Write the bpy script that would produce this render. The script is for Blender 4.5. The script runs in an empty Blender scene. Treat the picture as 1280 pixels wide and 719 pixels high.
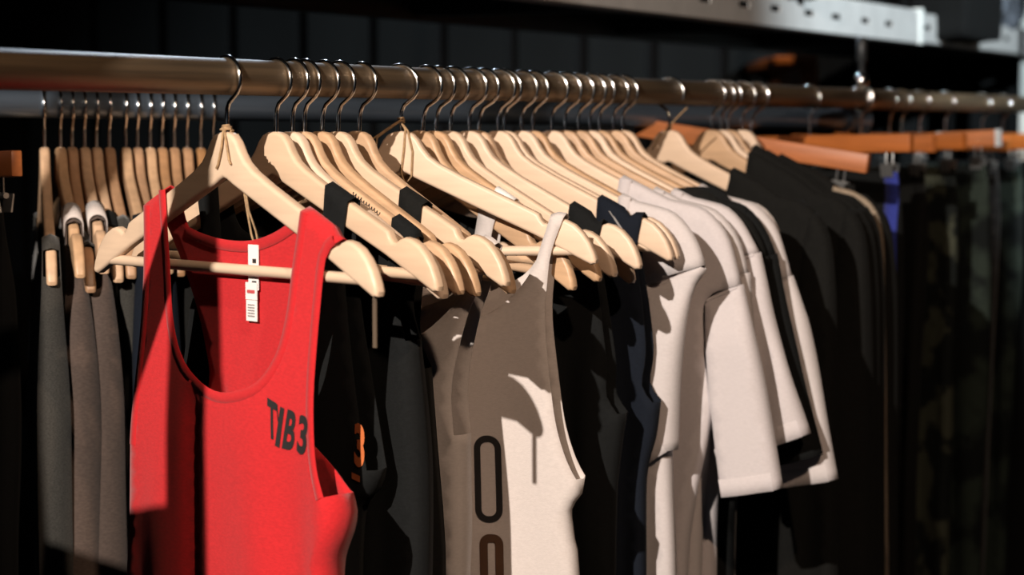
import bpy, bmesh, math, random
from mathutils import Vector, Matrix, noise
from mathutils.geometry import delaunay_2d_cdt
random.seed(7)
S = bpy.context.scene
C = S.collection
R = math.radians
EYE = 1.60

# ------------------------------------------------------------------ camera
cam = bpy.data.cameras.new('camera'); camo = bpy.data.objects.new('camera', cam); C.objects.link(camo)
cam.sensor_width = 36.0; cam.lens = 36.0 * 2600 / 1280
camo.location = (0, 0, EYE); camo.rotation_euler = (R(90 - 4.43), 0, 0)
cam.dof.use_dof = True; cam.dof.focus_distance = 2.06; cam.dof.aperture_fstop = 5.0
cam.clip_start = 0.05; cam.clip_end = 60
S.camera = camo

# ------------------------------------------------------------------ world, lamps, exposure
w = bpy.data.worlds.new('world'); S.world = w; w.use_nodes = True
w.node_tree.nodes['Background'].inputs[0].default_value = (0.55, 0.75, 1.0, 1)
w.node_tree.nodes['Background'].inputs[1].default_value = 0.030
S.view_settings.view_transform = 'Standard'; S.view_settings.look = 'None'
S.view_settings.gamma = 1.0; S.view_settings.exposure = 0.0
try: S.view_settings.use_curve_mapping = False
except Exception: pass

def spot(name, loc, target, watts, color, size, blend, radius):
    l = bpy.data.lights.new(name, 'SPOT'); o = bpy.data.objects.new(name, l); C.objects.link(o)
    l.energy = watts; l.color = color; l.spot_size = R(size); l.spot_blend = blend; l.shadow_soft_size = radius
    o.location = loc
    o.rotation_euler = (Vector(target) - Vector(loc)).to_track_quat('-Z', 'Y').to_euler()
    return o
spot('track_spot_key', (-1.08, -0.55, 2.62), (0.10, 2.35, 1.35), 610, (1.0, 0.89, 0.79), 46, 0.5, 0.013)
spot('track_spot_warm', (0.75, 0.10, 2.95), (0.15, 2.3, 1.35), 115, (1.0, 0.72, 0.52), 55, 0.6, 0.03)
spot('track_spot_cool', (2.6, 1.2, 2.95), (1.15, 4.2, 1.98), 900, (0.84, 0.95, 1.0), 30, 0.7, 0.03)
spot('added_bracket_spot', (0.78, 4.95, 2.95), (0.68, 5.4, 1.75), 70, (1.0, 0.78, 0.55), 30, 0.6, 0.03)  # narrow lamp added only to brighten the wooden bracket far behind
spot('track_spot_back', (-0.5, 4.6, 2.95), (0.0, 2.9, 1.6), 90, (0.66, 0.82, 1.0), 80, 0.6, 0.04)

# ------------------------------------------------------------------ node materials
MATS = {}
def mat(name, color, rough=0.6, metal=0.0, var=0.15, scale=8.0, bump=0.0, bscale=400.0, stretch=(1, 1, 1), color2=None, spec=0.5, objvar=0.0, sheen=0.0, contrast=(0.35, 0.65)):
    if name in MATS: return MATS[name]
    m = bpy.data.materials.new(name); m.use_nodes = True; nt = m.node_tree; N = nt.nodes; L = nt.links
    b = N['Principled BSDF']
    b.inputs['Roughness'].default_value = rough; b.inputs['Metallic'].default_value = metal
    b.inputs['Specular IOR Level'].default_value = spec
    if sheen: b.inputs['Sheen Weight'].default_value = sheen
    tc = N.new('ShaderNodeTexCoord'); mp = N.new('ShaderNodeMapping'); mp.inputs['Scale'].default_value = stretch
    L.new(tc.outputs['Object'], mp.inputs['Vector'])
    src = mp.outputs['Vector']
    if objvar:
        oi = N.new('ShaderNodeObjectInfo'); ad = N.new('ShaderNodeVectorMath'); ad.operation = 'ADD'
        sc = N.new('ShaderNodeVectorMath'); sc.operation = 'SCALE'; sc.inputs[3].default_value = 13.0
        cb = N.new('ShaderNodeCombineXYZ')
        for i in range(3): L.new(oi.outputs['Random'], cb.inputs[i])
        L.new(cb.outputs[0], sc.inputs[0]); L.new(src, ad.inputs[0]); L.new(sc.outputs[0], ad.inputs[1]); src = ad.outputs[0]
    nz = N.new('ShaderNodeTexNoise'); nz.inputs['Scale'].default_value = scale; nz.inputs['Detail'].default_value = 5
    L.new(src, nz.inputs['Vector'])
    cr = N.new('ShaderNodeValToRGB'); cr.color_ramp.elements[0].position = contrast[0]; cr.color_ramp.elements[1].position = contrast[1]
    c2 = color2 or tuple(c * (1 - var) for c in color)
    cr.color_ramp.elements[0].color = (*c2, 1); cr.color_ramp.elements[1].color = (*color, 1)
    L.new(nz.outputs['Fac'], cr.inputs['Fac'])
    out = cr.outputs['Color']
    if objvar:
        hs = N.new('ShaderNodeHueSaturation')
        mr = N.new('ShaderNodeMapRange'); mr.inputs[3].default_value = 1 - objvar; mr.inputs[4].default_value = 1 + objvar * 0.5
        L.new(oi.outputs['Random'], mr.inputs[0]); L.new(mr.outputs[0], hs.inputs['Value'])
        m2 = N.new('ShaderNodeMapRange'); m2.inputs[3].default_value = 1 + objvar * 1.0; m2.inputs[4].default_value = 1 - objvar * 0.6
        L.new(oi.outputs['Random'], m2.inputs[0]); L.new(m2.outputs[0], hs.inputs['Saturation'])
        L.new(out, hs.inputs['Color']); out = hs.outputs['Color']
    L.new(out, b.inputs['Base Color'])
    if bump:
        n2 = N.new('ShaderNodeTexNoise'); n2.inputs['Scale'].default_value = bscale; n2.inputs['Detail'].default_value = 3
        L.new(mp.outputs['Vector'], n2.inputs['Vector'])
        bp = N.new('ShaderNodeBump'); bp.inputs['Strength'].default_value = bump; bp.inputs['Distance'].default_value = 0.002
        L.new(n2.outputs['Fac'], bp.inputs['Height']); L.new(bp.outputs[0], b.inputs['Normal'])
    MATS[name] = m; return m

MAPLE = mat('maple', (0.70, 0.52, 0.375), 0.42, var=0.10, scale=14, stretch=(1, 6, 9), objvar=0.10, spec=0.4)
BEECH = mat('beech_amber', (0.60, 0.395, 0.245), 0.40, var=0.18, scale=14, stretch=(1, 6, 9), objvar=0.10, spec=0.4)
ORANGE = mat('orange_varnish', (0.48, 0.150, 0.040), 0.45, var=0.22, scale=12, stretch=(1, 6, 9), objvar=0.05)
SHADED_BEECH = mat('shadowed_beech', (0.42, 0.235, 0.12), 0.45, var=0.2, scale=14, stretch=(1, 6, 9), objvar=0.15)  # hanger wood with the back rail's shade put into its colour
CHROME = mat('chrome', (0.80, 0.79, 0.77), 0.14, 1.0, var=0.1, scale=40)
PIPE = mat('steel_pipe', (0.25, 0.175, 0.105), 0.52, 0.7, scale=9, stretch=(0.35, 10, 10), color2=(0.07, 0.055, 0.04), bump=0.15, bscale=120, contrast=(0.3, 0.7))
PIPE2 = mat('blue_grey_pipe', (0.20, 0.26, 0.34), 0.35, 0.8, scale=9, stretch=(0.5, 6, 6), var=0.3)
GALV = mat('galvanised', (0.72, 0.72, 0.71), 0.45, 0.25, var=0.12, scale=18)
STEELDARK = mat('dark_steel', (0.05, 0.055, 0.06), 0.45, 0.6, var=0.3)
WHITEMETAL = mat('white_enamel', (0.80, 0.84, 0.82), 0.4, var=0.05)
TWINE = mat('jute', (0.42, 0.27, 0.14), 0.9, var=0.4, scale=300)
LABEL = mat('label_white', (0.80, 0.77, 0.74), 0.7, var=0.05)
INK = mat('ink_black', (0.012, 0.010, 0.010), 0.75, var=0.1)
INKR = mat('ink_red', (0.55, 0.08, 0.08), 0.75, var=0.1)
INKG = mat('ink_grey', (0.30, 0.28, 0.27), 0.75, var=0.1)
INKO = mat('ink_orange', (0.64, 0.165, 0.045), 0.7, var=0.2, scale=60)
INKB = mat('ink_umber', (0.10, 0.045, 0.02), 0.6, var=0.3, scale=30)
def cloth_mat(name, col, var=0.10, sheen=0.15, scale=220, bump=0.25, bs=900):
    return mat(name, col, 0.88, var=var, scale=scale, bump=bump, bscale=bs, spec=0.2, sheen=sheen, stretch=(1, 1, 2.5))
RED = cloth_mat('red_jersey', (0.54, 0.016, 0.020), 0.16)
REDB = cloth_mat('red_binding', (0.50, 0.014, 0.018), 0.1)
BLACK = cloth_mat('black_jersey', (0.0055, 0.0063, 0.0066), 0.3, sheen=0.01)
BLACK2 = cloth_mat('black_fleece', (0.0062, 0.0062, 0.0055), 0.4, sheen=0.01)
NAVY = cloth_mat('navy_jersey', (0.005, 0.008, 0.015), 0.2, sheen=0.01)
OFFW = cloth_mat('off_white_jersey', (0.60, 0.54, 0.51), 0.07)
LILAC = cloth_mat('pale_lilac_cotton', (0.575, 0.53, 0.535), 0.06)
LILAC2 = cloth_mat('pale_lilac_cotton_warm', (0.575, 0.53, 0.525), 0.06)
TAUPE = cloth_mat('taupe_cotton', (0.36, 0.285, 0.26), 0.1)
BROWN = cloth_mat('brown_knit', (0.088, 0.063, 0.052), 0.25)
HEATH = cloth_mat('grey_heather', (0.052, 0.049, 0.043), 0.5, scale=500)
BLUE = cloth_mat('royal_blue', (0.035, 0.05, 0.30), 0.2)
CAMO = mat('camouflage', (0.055, 0.060, 0.042), 0.9, scale=14, color2=(0.006, 0.008, 0.0075), contrast=(0.48, 0.54), spec=0.2)
CAMO2 = mat('camouflage_green', (0.024, 0.034, 0.027), 0.9, scale=11, color2=(0.005, 0.007, 0.007), contrast=(0.46, 0.55), spec=0.2)
CHAR = cloth_mat('charcoal_twill', (0.035, 0.034, 0.034), 0.5, scale=40)
BRASS = mat('zip_teeth', (0.46, 0.36, 0.26), 0.45, 0.3, var=0.3, scale=300)
WALLM = mat('dark_boards', (0.0055, 0.0065, 0.007), 0.8, var=0.35, scale=3, stretch=(3, 3, 0.4), objvar=0.25, spec=0.2)
FLOORM = mat('dark_concrete', (0.03, 0.03, 0.03), 0.7, var=0.3, scale=3)
CEILM = mat('black_ceiling', (0.012, 0.012, 0.013), 0.9, var=0.2, scale=2, spec=0.2)

# ------------------------------------------------------------------ mesh helpers
def mesh_of(name, V, Fc, smooth=True, sharp=None):
    me = bpy.data.meshes.new(name); me.from_pydata([tuple(v) for v in V], [], Fc); me.validate()
    bm = bmesh.new(); bm.from_mesh(me); bmesh.ops.recalc_face_normals(bm, faces=bm.faces); bm.to_mesh(me); bm.free()
    if smooth:
        for p in me.polygons: p.use_smooth = True
        if sharp: me.set_sharp_from_angle(angle=R(sharp))
    return me
def link(name, me, material=None, parent=None, label=None, cat=None, group=None, kind=None, mx=None):
    o = bpy.data.objects.new(name, me); C.objects.link(o)
    if me is not None and material is not None and not me.materials: me.materials.append(material)
    if parent: o.parent = parent
    if mx is not None: o.matrix_world = mx
    if label: o['label'] = label
    if cat: o['category'] = cat
    if group: o['group'] = group
    if kind: o['kind'] = kind
    return o
def own(me, m):
    k = me.copy(); k.materials.clear(); k.materials.append(m); return k
def box_geo(x0, x1, y0, y1, z0, z1):
    V = [(x, y, z) for z in (z0, z1) for y in (y0, y1) for x in (x0, x1)]
    return V, [(0, 2, 3, 1), (4, 5, 7, 6), (0, 1, 5, 4), (2, 6, 7, 3), (0, 4, 6, 2), (1, 3, 7, 5)]
def box_mesh(name, x0, x1, y0, y1, z0, z1, bev=0.0, seg=2):
    V, Fc = box_geo(x0, x1, y0, y1, z0, z1)
    me = bpy.data.meshes.new(name); me.from_pydata(V, [], Fc)
    bm = bmesh.new(); bm.from_mesh(me); bmesh.ops.recalc_face_normals(bm, faces=bm.faces)
    if bev: bmesh.ops.bevel(bm, geom=list(bm.edges), offset=bev, segments=seg, affect='EDGES', profile=0.5)
    bm.to_mesh(me); bm.free()
    for p in me.polygons: p.use_smooth = True
    me.set_sharp_from_angle(angle=R(35)); return me
def tube_geo(pts, rad, n=8, closed=False, caps=True):
    pts = [Vector(p) for p in pts]; m = len(pts); V = []; Fc = []
    rads = rad if isinstance(rad, (list, tuple)) else [rad] * m
    tprev = None; up = None
    for i, p in enumerate(pts):
        if closed: t = (pts[(i + 1) % m] - pts[i - 1])
        else: t = pts[min(i + 1, m - 1)] - pts[max(i - 1, 0)]
        t.normalize()
        if up is None:
            up = Vector((0, 0, 1)) if abs(t.z) < 0.9 else Vector((0, 1, 0))
        up = (up - t * up.dot(t)); up.normalize(); s = t.cross(up)
        for k in range(n):
            a = 2 * math.pi * k / n
            V.append(p + (up * math.cos(a) + s * math.sin(a)) * rads[i])
    for i in range(m if closed else m - 1):
        for k in range(n):
            a = i * n + k; b = i * n + (k + 1) % n; c = ((i + 1) % m) * n + (k + 1) % n; d = ((i + 1) % m) * n + k
            Fc.append((a, b, c, d))
    if caps and not closed:
        Fc.append(tuple(range(n))); Fc.append(tuple(range((m - 1) * n, m * n)))
    return V, Fc
def tube_mesh(name, pts, rad, n=8, closed=False):
    V, Fc = tube_geo(pts, rad, n, closed); return mesh_of(name, V, Fc, True, 50)
def merge(*geos):
    V = []; Fc = []
    for v, f in geos:
        o = len(V); V += list(v); Fc += [tuple(i + o for i in q) for q in f]
    return V, Fc
def catmull(P, step):
    P = [Vector((p[0], p[1])) for p in P]; out = []
    if len(P) == 2:
        n = max(1, round((P[1] - P[0]).length / step)); return [P[0].lerp(P[1], i / n) for i in range(n + 1)]
    for i in range(len(P) - 1):
        p0 = P[i - 1] if i else P[0] * 2 - P[1]; p1 = P[i]; p2 = P[i + 1]; p3 = P[i + 2] if i + 2 < len(P) else P[-1] * 2 - P[-2]
        n = max(1, round((p2 - p1).length / step))
        for k in range(n):
            t = k / n
            out.append(0.5 * ((2 * p1) + (p2 - p0) * t + (2 * p0 - 5 * p1 + 4 * p2 - p3) * t * t + (3 * p1 - p0 - 3 * p2 + p3) * t ** 3))
    out.append(P[-1]); return out
def sstep(a, b, x):
    t = max(0, min(1, (x - a) / (b - a))); return t * t * (3 - 2 * t)

# ------------------------------------------------------------------ rail frame
A0 = Vector((-0.411, 1.669, 0)); RD = Vector((0.4772, 0.8788, 0)); HD = Vector((0.8788, -0.4772, 0))
RAILZ = EYE + 0.046; RAILR = 0.01685
def rail_pt(t, q=0.0, z=RAILZ):
    p = A0 + RD * t + HD * q; p.z = z; return p
def hmat(t, phi, tilt=0.0, at=None):      # x = along the hanger towards the shopper, y = along the rail, z = up; origin on the rail axis
    M = Matrix.Translation(at if at is not None else rail_pt(t))
    return M @ Matrix.Rotation(-R(90 - phi), 4, 'Z') @ Matrix.Rotation(R(tilt), 4, 'Y')
NECK = -0.051                              # neck top below the rail axis

# ------------------------------------------------------------------ the room
def plane_struct(name, V, material):
    return link(name, mesh_of(name, V, [(0, 1, 2, 3)], False), material, kind='structure')
link('floor', box_mesh('floor', -4, 5, -3, 7, -0.1, 0), FLOORM, kind='structure')
link('ceiling', box_mesh('ceiling', -4, 5, -3, 7, 3.0, 3.1), CEILM, kind='structure')
wb = link('wall_back', box_mesh('wall_back', -4, 5, 6.0, 6.15, 0, 3.0), CEILM, kind='structure')
link('wall_left', box_mesh('wall_left', -4.15, -4, -3, 6.0, 0, 3.0), CEILM, kind='structure')
link('wall_right', box_mesh('wall_right', 5, 5.15, -3, 6.0, 0, 3.0), CEILM, kind='structure')
bme = box_mesh('board', -0.088, 0.088, 5.965, 6.0, 0.1, 2.9, 0.006, 1)
for i in range(26):
    o = link('board', bme, WALLM, wb); o.location = (-2.5 + i * 0.2, random.uniform(-0.004, 0.004), 0)

# ------------------------------------------------------------------ shelf bay with hanging rail
BQ, BZ = -0.24, EYE + 0.182
def pipe(name, a, b, rad, material, n=32, **kw):
    a = Vector(a); b = Vector(b); d = b - a; L = d.length; k = max(2, int(L / 0.25))
    V, Fc = tube_geo([(L * i / k, 0, 0) for i in range(k + 1)], rad, n)
    me = mesh_of(name, V, Fc, True, 50)
    mx = Matrix.Translation(a) @ d.to_track_quat('X', 'Z').to_matrix().to_4x4()
    return link(name, me, material, mx=mx, **kw)
def rail_box(name, t0, t1, q0, q1, z0, z1, material, bev=0.0, **kw):
    # box in (t, q, z): local x along rail, local y = -q direction
    me = box_mesh(name, t0, t1, -q1, -q0, z0, z1, bev)
    mx = Matrix(((RD.x, -HD.x, 0, A0.x), (RD.y, -HD.y, 0, A0.y), (0, 0, 1, 0), (0, 0, 0, 1)))
    return link(name, me, material, mx=mx, **kw)
bay = link('clothes_rack', None); bay['label'] = 'steel pipe clothes rail crowded with pale wooden hangers'; bay['category'] = 'clothes rack'
bay.location = rail_pt(-0.42, 0, 0)
bpy.context.view_layer.update()
def part_of(o, parent):
    mw = o.matrix_world.copy(); o.parent = parent; o.matrix_parent_inverse = parent.matrix_world.inverted(); o.matrix_world = mw
TL, TR = -0.43, 3.91
rail = pipe('rail', rail_pt(TL), rail_pt(TR), RAILR, PIPE)
bpy.context.view_layer.update(); part_of(rail, bay)
for t in (-0.421, 3.90):  # unseen end frames, the left one added for its shadow on the red tank
    for q in (0.10, -0.12):
        o = pipe('post', rail_pt(t, q, 0), rail_pt(t, q, 2.30), 0.0195, PIPE); bpy.context.view_layer.update(); part_of(o, bay)
    o = rail_box('added_end_panel', t - 0.004, t + 0.004, -0.12, 0.10, 0.12, RAILZ - 0.037, STEELDARK, 0.001); bpy.context.view_layer.update(); part_of(o, bay)  # panel out of view, put in to darken the red tank's lower left
    for z in (RAILZ - 0.037, 2.28):
        o = pipe('cross_tube', rail_pt(t, 0.10, z), rail_pt(t, -0.12, z), 0.0155, PIPE); bpy.context.view_layer.update(); part_of(o, bay)
# front channel of the shelf over the rail, with punched slots: frame x along rail
def slotted_beam(t0, t1, q, z0, h, flange, first, pitch):
    V = []; Fc = []
    def quad(a, b, z_a, z_b):
        i = len(V); V.extend([(a, 0, z_a), (b, 0, z_a), (b, 0, z_b), (a, 0, z_b)]); Fc.append((i, i + 1, i + 2, i + 3))
    cuts = []; s = first; k = 0
    while s < t1 - 0.05:
        if s > t0 + 0.03: cuts.append(s)
        s += pitch + (0.012 if k % 2 else -0.012); k += 1
    x = t0; zs0, zs1 = z0 + 0.0265, z0 + 0.0375
    for c in cuts:
        a, b = c - 0.024, c + 0.024
        quad(x, a, z0, z0 + h); quad(a, b, z0, zs0); quad(a, b, zs1, z0 + h); x = b
    quad(x, t1, z0, z0 + h)
    for zz, fl in ((z0, flange), (z0 + h, flange)):
        i = len(V); V.extend([(t0, 0, zz), (t1, 0, zz), (t1, fl, zz), (t0, fl, zz)]); Fc.append((i, i + 1, i + 2, i + 3))
    me = bpy.data.meshes.new('beam'); me.from_pydata(V, [], Fc)
    bm = bmesh.new(); bm.from_mesh(me); bmesh.ops.remove_doubles(bm, verts=bm.verts, dist=0.0001); bm.to_mesh(me); bm.free()
    mx = Matrix(((RD.x, -HD.x, 0, A0.x + HD.x * q), (RD.y, -HD.y, 0, A0.y + HD.y * q), (0, 0, 1, 0), (0, 0, 0, 1)))
    o = link('front_channel', me, GALV, mx=mx)
    sd = o.modifiers.new('gauge', 'SOLIDIFY'); sd.thickness = 0.002; return o
shelf = link('steel_shelf', None); shelf['label'] = 'overhead steel shelf with slotted silver front channel above the clothes rail'; shelf['category'] = 'shelf'
shelf.location = rail_pt(-0.42, BQ, 0); bpy.context.view_layer.update()
SP = []
# pieces sized from the punched slots
TA, TB, TC = 0.75, 3.165, 5.2
SP.append(slotted_beam(TA, TB, BQ, BZ, 0.070, 0.04, 1.186, 0.162))
SP.append(slotted_beam(TB + 0.015, TC, BQ, BZ + 0.003, 0.062, 0.04, TB + 0.06, 0.162))
SP.append(rail_box('end_plate', TB - 0.002, TB + 0.018, BQ - 0.02, BQ + 0.004, BZ - 0.003, BZ + 0.075, WHITEMETAL, 0.002))
SP.append(rail_box('deck', TA, TC, BQ - 0.46, BQ - 0.041, BZ + 0.04, BZ + 0.064, STEELDARK, 0.002))
for t in (1.0, 1.8, 2.6, 3.4, 4.2): SP.append(rail_box('cross_brace', t, t + 0.05, BQ - 0.46, BQ - 0.042, BZ + 0.006, BZ + 0.039, STEELDARK, 0.002))
SP.append(rail_box('rear_channel', TA, TC, BQ - 0.49, BQ - 0.461, BZ, BZ + 0.070, STEELDARK, 0.002))
SP.append(rail_box('upright', 4.19, 4.22, BQ - 0.05, BQ - 0.01, 0, BZ + 0.5, WHITEMETAL, 0.003))
for t in (TA + 0.02, 4.9):
    for q in (BQ - 0.02, BQ - 0.475):
        SP.append(rail_box('ceiling_rod', t - 0.008, t + 0.008, q - 0.008, q + 0.008, BZ + 0.071, 3.0, STEELDARK, 0.002))
bpy.context.view_layer.update()
for o in SP: part_of(o, shelf)
# drop bracket: rod and pipe clamp carrying the rail
def drop(t):
    V1, F1 = tube_geo([(0, 0, 0.012), (0, 0, 0.060), (0, 0, 0.066), (0, 0, 0.098), (0, 0, 0.103)], [0.006, 0.006, 0.010, 0.010, 0.006], 10)
    o1 = link('clamp_stem', mesh_of('clamp_stem', V1, F1, True, 50), STEELDARK, mx=Matrix.Translation(rail_pt(t)))
    me = tube_mesh('pipe_clamp', [(RAILR * 1.18 * math.cos(a) * RD.x * 0 + RAILR * 1.18 * math.cos(a) * HD.x, RAILR * 1.18 * math.cos(a) * HD.y, RAILR * 1.18 * math.sin(a)) for a in [2 * math.pi * i / 24 for i in range(24)]], 0.0045, 8, True)
    o2 = link('pipe_clamp', me, CHROME, mx=Matrix.Translation(rail_pt(t)))
    V3, F3 = tube_geo([(0, 0, 0.02), (0, 0, 0.026), (0, 0, 0.036), (0, 0, 0.042)], [0.008, 0.013, 0.013, 0.008], 12)
    o3 = link('clamp_nut', mesh_of('clamp_nut', V3, F3, True, 40), CHROME, mx=Matrix.Translation(rail_pt(t)))
    bpy.context.view_layer.update()
    for o in (o1, o2, o3): part_of(o, bay)
drop(2.09)

# second rail behind
R2A = Vector((-0.800, 2.226, EYE + 0.030)); R2B = Vector((0.562, 3.512, EYE + 0.0115))
rk2 = link('clothes_rack', None); rk2['label'] = 'blue-grey pipe rail running behind the crowded front rail'; rk2['category'] = 'clothes rack'
rk2.location = (R2B.x, R2B.y, 0); bpy.context.view_layer.update()
p2 = pipe('rail', R2A, R2B, RAILR, PIPE2)
f1 = pipe('end_fitting', R2B - (R2B - R2A).normalized() * 0.012, R2B + (R2B - R2A).normalized() * 0.045, 0.0225, PIPE2)
f2 = pipe('post', (R2B.x + 0.04 * 0.73, R2B.y + 0.04 * 0.68, 0), (R2B.x + 0.04 * 0.73, R2B.y + 0.04 * 0.68, R2B.z + 0.02), 0.0165, STEELDARK)
dd = (R2B - R2A).normalized()
f3 = pipe('post', (R2A.x, R2A.y, 0), (R2A.x, R2A.y, R2A.z + 0.015), 0.0165, STEELDARK)
bpy.context.view_layer.update()
for o in (p2, f1, f2, f3): part_of(o, rk2)

# ------------------------------------------------------------------ wooden hangers
TOP = [(0, 0), (7, -0.4), (14, -3), (20, -9), (26, -19), (33, -27.5), (45, -36), (70, -49), (100, -63), (130, -77), (151, -87), (155, -89.3), (158, -95.5), (161, -99), (165, -99.5), (169, -96.5), (176, -94), (184, -95.5), (194, -100.5), (203, -109), (210, -119), (215, -130), (217, -137)]
BOT = [(216, -141), (211, -142), (203, -138), (150, -111), (100, -88.5), (50, -65.5), (14, -49), (6, -44.5)]
def armtop(u):
    u = abs(u)
    for (a, va), (b, vb) in zip(TOP, TOP[1:]):
        if a <= u <= b: return va + (vb - va) * (u - a) / (b - a)
    return -141
def hanger_mesh(thick=12.0):
    P = [Vector((u, v)) for u, v in TOP] + [Vector((u, v)) for u, v in BOT] + [Vector((0, -42.5))]
    left = [Vector((-p.x, p.y)) for p in reversed(P[1:-1])]
    P = P + left
    bm = bmesh.new(); h = thick / 2000
    vs = [bm.verts.new((p.x / 1000, -h, p.y / 1000 + NECK)) for p in P]
    f = bm.faces.new(vs)
    ex = bmesh.ops.extrude_face_region(bm, geom=[f])
    bmesh.ops.translate(bm, vec=(0, 2 * h, 0), verts=[e for e in ex['geom'] if isinstance(e, bmesh.types.BMVert)])
    bmesh.ops.recalc_face_normals(bm, faces=bm.faces)
    rim = [e for e in bm.edges if abs(e.verts[0].co.y - e.verts[1].co.y) < 1e-6]
    bmesh.ops.bevel(bm, geom=rim, offset=0.0036, segments=4, affect='EDGES', profile=0.5, clamp_overlap=True)
    bmesh.ops.triangulate(bm, faces=[f for f in bm.faces if len(f.verts) > 4])
    me = bpy.data.meshes.new('arms'); bm.to_mesh(me); bm.free()
    for p in me.polygons: p.use_smooth = True
    me.set_sharp_from_angle(angle=R(28)); return me
ARMS = hanger_mesh()
def hook_pts(R_=0.0207, low=-0.06, knee=-0.030):
    cz = RAILR + 0.0018 - R_
    P = [(0, 0, low), (0, 0, knee - 0.006), (0.0012, 0, knee), (0.004, 0, knee + 0.006)]
    a0 = R(-28)
    P.append((R_ * math.cos(a0) - 0.003, 0, cz + R_ * math.sin(a0) - 0.004))
    for k in range(17):
        a = a0 + (R(205) - a0) * k / 16
        P.append((R_ * math.cos(a), 0, cz + R_ * math.sin(a)))
    return P
HOOK = tube_mesh('hook', hook_pts(), 0.0021, 8)
BAR = tube_mesh('trouser_bar', [(x, 0, NECK - 0.1275) for x in (-0.2, -0.1, 0, 0.1, 0.2)], 0.0052, 12)
MESHM = {}
def mm(me, m):
    k = (me.name, m.name)
    if k not in MESHM: MESHM[k] = own(me, m)
    return MESHM[k]
def hanger(t, phi, tilt, wood, label, group=None, at=None, bar=True, flip=False):
    r = link('wooden_hanger', None, label=label, cat='hanger', group=group)
    r.matrix_world = hmat(t, phi, tilt, at); r.empty_display_size = 0.05
    link('arms', mm(ARMS, wood), None, r)
    hk = link('hook', mm(HOOK, CHROME), None, r)
    if flip: hk.rotation_euler.z = math.pi
    if bar: link('trouser_bar', mm(BAR, wood), None, r)
    return r

# name: (t, phi, tilt, wood)
HG = {
 'red': (0.306, 44.7, 0.0, MAPLE), 'h2': (0.386, 49.2, 0.5, MAPLE), 'h3': (0.416, 47.3, 3.0, MAPLE), 'h4': (0.436, 48.7, 2.4, BEECH),
 'h5': (0.469, 49.7, 3.6, BEECH), 'h6': (0.496, 54.0, 1.6, MAPLE), 'h7': (0.538, 50.8, 4.4, BEECH), 'h8': (0.613, 68.0, -1.6, MAPLE),
 'h9': (0.668, 54.2, 6.4, BEECH), 'h10': (0.694, 59.0, 4.4, BEECH), 'h11': (0.724, 59.5, 3.6, MAPLE), 'h12': (0.764, 62.5, 2.0, MAPLE),
 'h13': (0.793, 60.0, 7.0, BEECH), 'h14': (0.829, 65.1, 0.6, MAPLE), 'h15': (0.844, 65.2, 0.5, MAPLE), 'h16': (0.885, 62.0, 0.0, MAPLE),
 'h17': (0.913, 60.5, 0.5, BEECH), 'h18': (0.962, 66.3, 0.0, MAPLE), 'h19': (0.998, 65.7, 0.6, BEECH), 'h20': (1.033, 65.0, 0.0, BEECH),
 'h21': (1.066, 64.4, 0.4, MAPLE), 'h22': (1.092, 63.6, 0.0, BEECH), 'h23': (1.133, 62.4, 0.0, BEECH), 'h24': (1.161, 61.3, 0.3, MAPLE),
 'j1': (1.307, 62.0, 0.0, MAPLE), 'j2': (1.452, 60.0, 0.0, BEECH), 'j3': (1.486, 60.0, 0.0, MAPLE), 'j4': (1.565, 60.0, 0.0, MAPLE), 'j5': (1.512, 60.0, 0.0, BEECH),
}
HL = {
 'red': 'pale wooden hanger wearing the red tank top, twine knotted on its neck',
 'h2': 'pale wooden hanger right behind the red tank, carrying a black tank strap',
 'h3': 'pale wooden hanger second behind the red tank hanger',
 'h4': 'amber wooden hanger with a black strap low on its arm',
 'h5': 'amber wooden hanger between the two black tank straps and dipping at its end',
 'h6': 'bright pale wooden hanger with a black strap high on its arm',
 'h7': 'amber wooden hanger just before the twine-tied hanger, its end dipping',
 'h8': 'pale wooden hanger with jute twine tied round its hook, thin white strap at its end',
 'h9': 'amber wooden hanger tilted low behind the white numbered tank strap',
 'h10': 'amber wooden hanger second behind the twine-tied hanger of the numbered tank',
 'h11': 'pale wooden hanger third behind the twine-tied hanger of the numbered tank',
 'h12': 'pale wooden hanger with a plain black strap before the navy strap',
 'h13': 'amber wooden hanger tilted so its end dips under the navy strap',
 'h14': 'pale wooden hanger carrying the wide navy strap',
 'h24': 'pale wooden hanger with white cap shoulder, last before the bare stretch of rail',
 'j1': 'pale wooden hanger with jute, in the jacket beside the bare stretch of rail',
 'j4': 'small pale wooden hanger end showing by the orange clip hanger bar',
 'j3': 'pale wooden hanger in the second black jacket past the bare rail',
}
HL.update({'h15': 'pale wooden hanger next behind the wide navy strap', 'h16': 'pale wooden hanger inside the tee with the folded sleeve', 'h17': 'amber wooden hanger between the folded-sleeve tee and the broad-shouldered tee',
 'h18': 'pale wooden hanger inside the broad-shouldered pale tee', 'h19': 'amber wooden hanger inside the squeezed tee behind the broad-shouldered one', 'h20': 'amber wooden hanger inside the shorter-sleeved pale tee',
 'h21': 'pale wooden hanger inside the inner one of two black tees', 'h22': 'amber wooden hanger inside the black tee', 'h23': 'amber wooden hanger inside the rearmost pale tee',
 'j2': 'amber wooden hanger in the second black jacket past bare rail', 'j3': 'pale wooden hanger in the black jacket with diagonal zip', 'j5': 'amber wooden hanger in the plain jacket between two zipped jackets'})
HO = {}
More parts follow.
